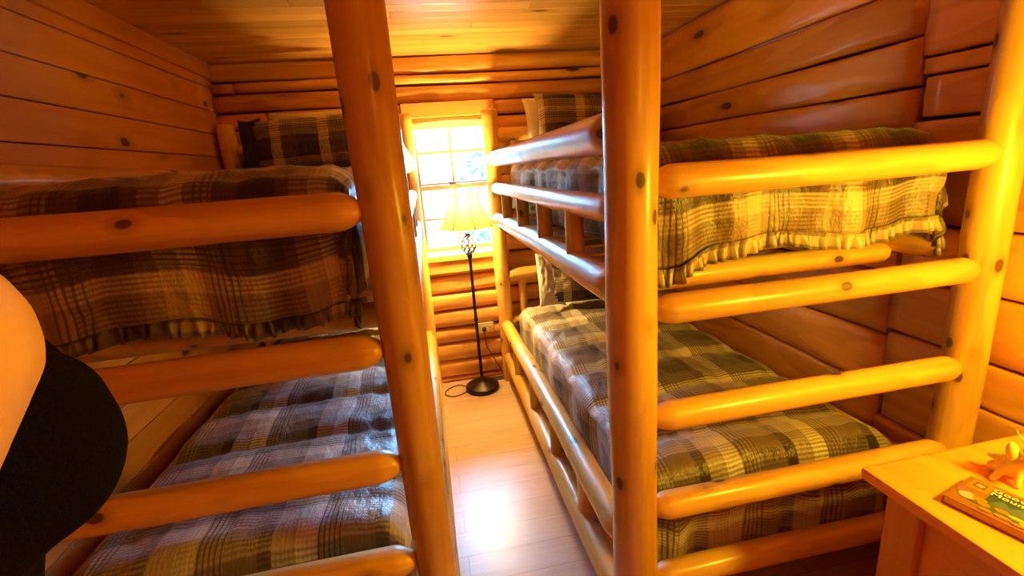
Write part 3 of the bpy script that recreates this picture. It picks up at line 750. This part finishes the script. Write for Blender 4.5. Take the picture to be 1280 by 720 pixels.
# ------------------------------------------------------------------ person at the left edge, facing into the room (local +x forward, -y their right)
pr = thing('person', 'person in a black top with bare shoulder, cut by the left edge', 'person', (-0.541, 0.503, 0.008), math.radians(37))
pr.scale = (1.045, 1.045, 1.045)
def hand(bm, wr, d, palm_n, side):
    """palm, four fingers and thumb from wrist wr along d; palm_n = palm normal"""
    d = Vector(d).normalized(); n = Vector(palm_n).normalized(); s = d.cross(n).normalized()*side; wr = Vector(wr)
    for k in (-1, 0, 1): capsule(bm, wr+d*0.01+s*0.012*k, wr+d*0.085+s*0.024*k, 0.017, 0.013, 10)
    for k, L in zip((-1.5, -0.5, 0.5, 1.5), (0.058, 0.072, 0.078, 0.070)):
        a = wr+d*0.085+s*0.019*k; b = a+(d*0.95+n*0.25).normalized()*L*0.5; c = b+(d*0.75+n*0.65).normalized()*L*0.5
        capsule(bm, a-d*0.012, b, 0.0095, 0.0085, 10); capsule(bm, b, c, 0.0085, 0.007, 10)
    a = wr+d*0.03+s*0.028; b = a+(d*0.6+s*0.7+n*0.25).normalized()*0.042; c = b+(d*0.9+s*0.25+n*0.3).normalized()*0.032
    capsule(bm, a, b, 0.013, 0.010, 10); capsule(bm, b, c, 0.010, 0.008, 10)
JS = {'rs': (0.040, -0.192, 1.335), 're': (-0.070, -0.240, 1.05), 'rw': (-0.16, -0.29, 0.88), 'ls': (0.0, 0.160, 1.330), 'le': (-0.12, 0.21, 1.07), 'lw': (-0.14, 0.22, 0.84)}
bm = bmesh.new()
capsule(bm, (-0.09, -0.05, 0.93), (-0.09, 0.05, 0.93), 0.112, 0.112, 20); capsule(bm, (-0.085, 0, 0.95), (-0.025, 0, 1.12), 0.112, 0.100, 20)
capsule(bm, (0.0, -0.055, 1.16), (0.0, -0.075, 1.30), 0.095, 0.080, 20); capsule(bm, (0.0, 0.055, 1.16), (0.0, 0.075, 1.30), 0.095, 0.080, 20)
capsule(bm, (-0.01, -0.150, 1.335), (-0.01, 0.150, 1.335), 0.058, 0.058, 20)
capsule(bm, (-0.005, 0, 1.34), (0.015, 0, 1.46), 0.055, 0.050, 20)
for y in (-0.068, 0.068): blob(bm, (0.075, y, 1.185), (0.075, 0.066, 0.075))
for a_, b_, c_, hs in (('rs', 're', 'rw', 1), ('ls', 'le', 'lw', -1)):
    A, B, D = Vector(JS[a_]), Vector(JS[b_]), Vector(JS[c_])
    capsule(bm, A, A.lerp(B, 0.35), 0.087 if hs > 0 else 0.068, 0.066, 18); capsule(bm, A, B, 0.068, 0.043, 18); capsule(bm, B, D, 0.040, 0.026, 18)
    hand(bm, D, (D-B), (0.2, 1 if hs > 0 else -1, -0.3), hs)
for s in (-1, 1):
    capsule(bm, (-0.09, s*0.085, 0.90), (-0.045, s*0.095, 0.49), 0.090, 0.056, 18); capsule(bm, (-0.045, s*0.095, 0.49), (-0.07, s*0.10, 0.09), 0.056, 0.036, 18)
    capsule(bm, (-0.09, s*0.10, 0.04), (0.07, s*0.105, 0.03), 0.036, 0.028, 14)
# head with a face, turned towards the left bunk
def turn(bm, n0):
    bm.verts.ensure_lookup_table()
    bmesh.ops.rotate(bm, cent=(0, 0, 1.5), matrix=Matrix.Rotation(math.radians(48), 3, 'Z'), verts=bm.verts[n0:])
N0 = len(bm.verts)
blob(bm, (0.030, 0, 1.575), (0.092, 0.074, 0.105)); blob(bm, (0.055, 0, 1.525), (0.062, 0.054, 0.068))
capsule(bm, (0.120, 0, 1.585), (0.135, 0, 1.552), 0.009, 0.013, 10); blob(bm, (0.108, 0, 1.513), (0.014, 0.024, 0.008)); blob(bm, (0.100, 0, 1.478), (0.018, 0.022, 0.016))
blob(bm, (0.105, 0, 1.603), (0.018, 0.050, 0.010))
for s in (-1, 1): blob(bm, (0.02, s*0.076, 1.562), (0.018, 0.010, 0.030)); blob(bm, (0.09, s*0.036, 1.545), (0.025, 0.022, 0.022))
turn(bm, N0)
bd = obj('body', bm, M_SKIN, pr); remesh(bd, 0.0055, 6)
for s in (-1, 1):
    bm = bmesh.new(); blob(bm, (0.103, s*0.032, 1.580), (0.011, 0.013, 0.011)); turn(bm, 0); obj('eye', bm, M_EYE, pr)
bm = bmesh.new()
blob(bm, (0.012, 0, 1.600), (0.100, 0.084, 0.098)); capsule(bm, (-0.055, 0, 1.58), (-0.075, 0, 1.36), 0.062, 0.035); capsule(bm, (-0.03, -0.065, 1.57), (-0.05, -0.06, 1.42), 0.025, 0.02); capsule(bm, (-0.03, 0.065, 1.57), (-0.05, 0.06, 1.42), 0.025, 0.02)
turn(bm, 0)
h = obj('hair', bm, M_HAIR, pr); remesh(h, 0.007, 4)
e_ = 0.010
bm = bmesh.new()
capsule(bm, (-0.09, -0.05, 0.95), (-0.09, 0.05, 0.95), 0.114+e_, 0.114+e_, 20); capsule(bm, (-0.085, 0, 0.95), (-0.025, 0, 1.12), 0.114+e_, 0.102+e_, 20)
capsule(bm, (0.0, -0.055, 1.16), (0.005, -0.060, 1.265), 0.096+e_, 0.070+e_, 20); capsule(bm, (0.0, 0.055, 1.16), (0.005, 0.060, 1.265), 0.096+e_, 0.070+e_, 20)
for y in (-0.068, 0.068): blob(bm, (0.078, y, 1.185), (0.075+e_, 0.066+e_, 0.078+e_))
for s in (-1, 1): capsule(bm, (0.0, s*0.075, 1.30), (-0.005, s*0.070, 1.388), 0.030, 0.018)
capsule(bm, (0.086, -0.06, 1.19), (0.086, 0.06, 1.19), 0.080, 0.080, 20); blob(bm, (0.060, 0, 1.245), (0.080, 0.125, 0.075))
tp = obj('top', bm, M_BLACK, pr); remesh(tp, 0.007, 30); tp['label'] = 'black fleece top'
bm = bmesh.new(); capsule(bm, (-0.09, -0.05, 0.915), (-0.09, 0.05, 0.915), 0.120, 0.120, 20)
for s in (-1, 1): capsule(bm, (-0.09, s*0.087, 0.90), (-0.045, s*0.097, 0.49), 0.098, 0.068, 18); capsule(bm, (-0.045, s*0.097, 0.49), (-0.07, s*0.10, 0.12), 0.068, 0.056, 18)
remesh(obj('trousers', bm, M_DENIM, pr), 0.008, 5)
for s in (-1, 1):
    bm = bmesh.new(); capsule(bm, (-0.095, s*0.10, 0.047), (0.065, s*0.105, 0.040), 0.047, 0.040, 16); capsule(bm, (-0.08, s*0.10, 0.05), (-0.07, s*0.10, 0.11), 0.046, 0.047, 16)
    bmesh.ops.bisect_plane(bm, geom=bm.verts[:]+bm.edges[:]+bm.faces[:], plane_co=(0, 0, 0.002), plane_no=(0, 0, -1), clear_outer=True)
    obj('shoe', bm, M_SHOE, pr)
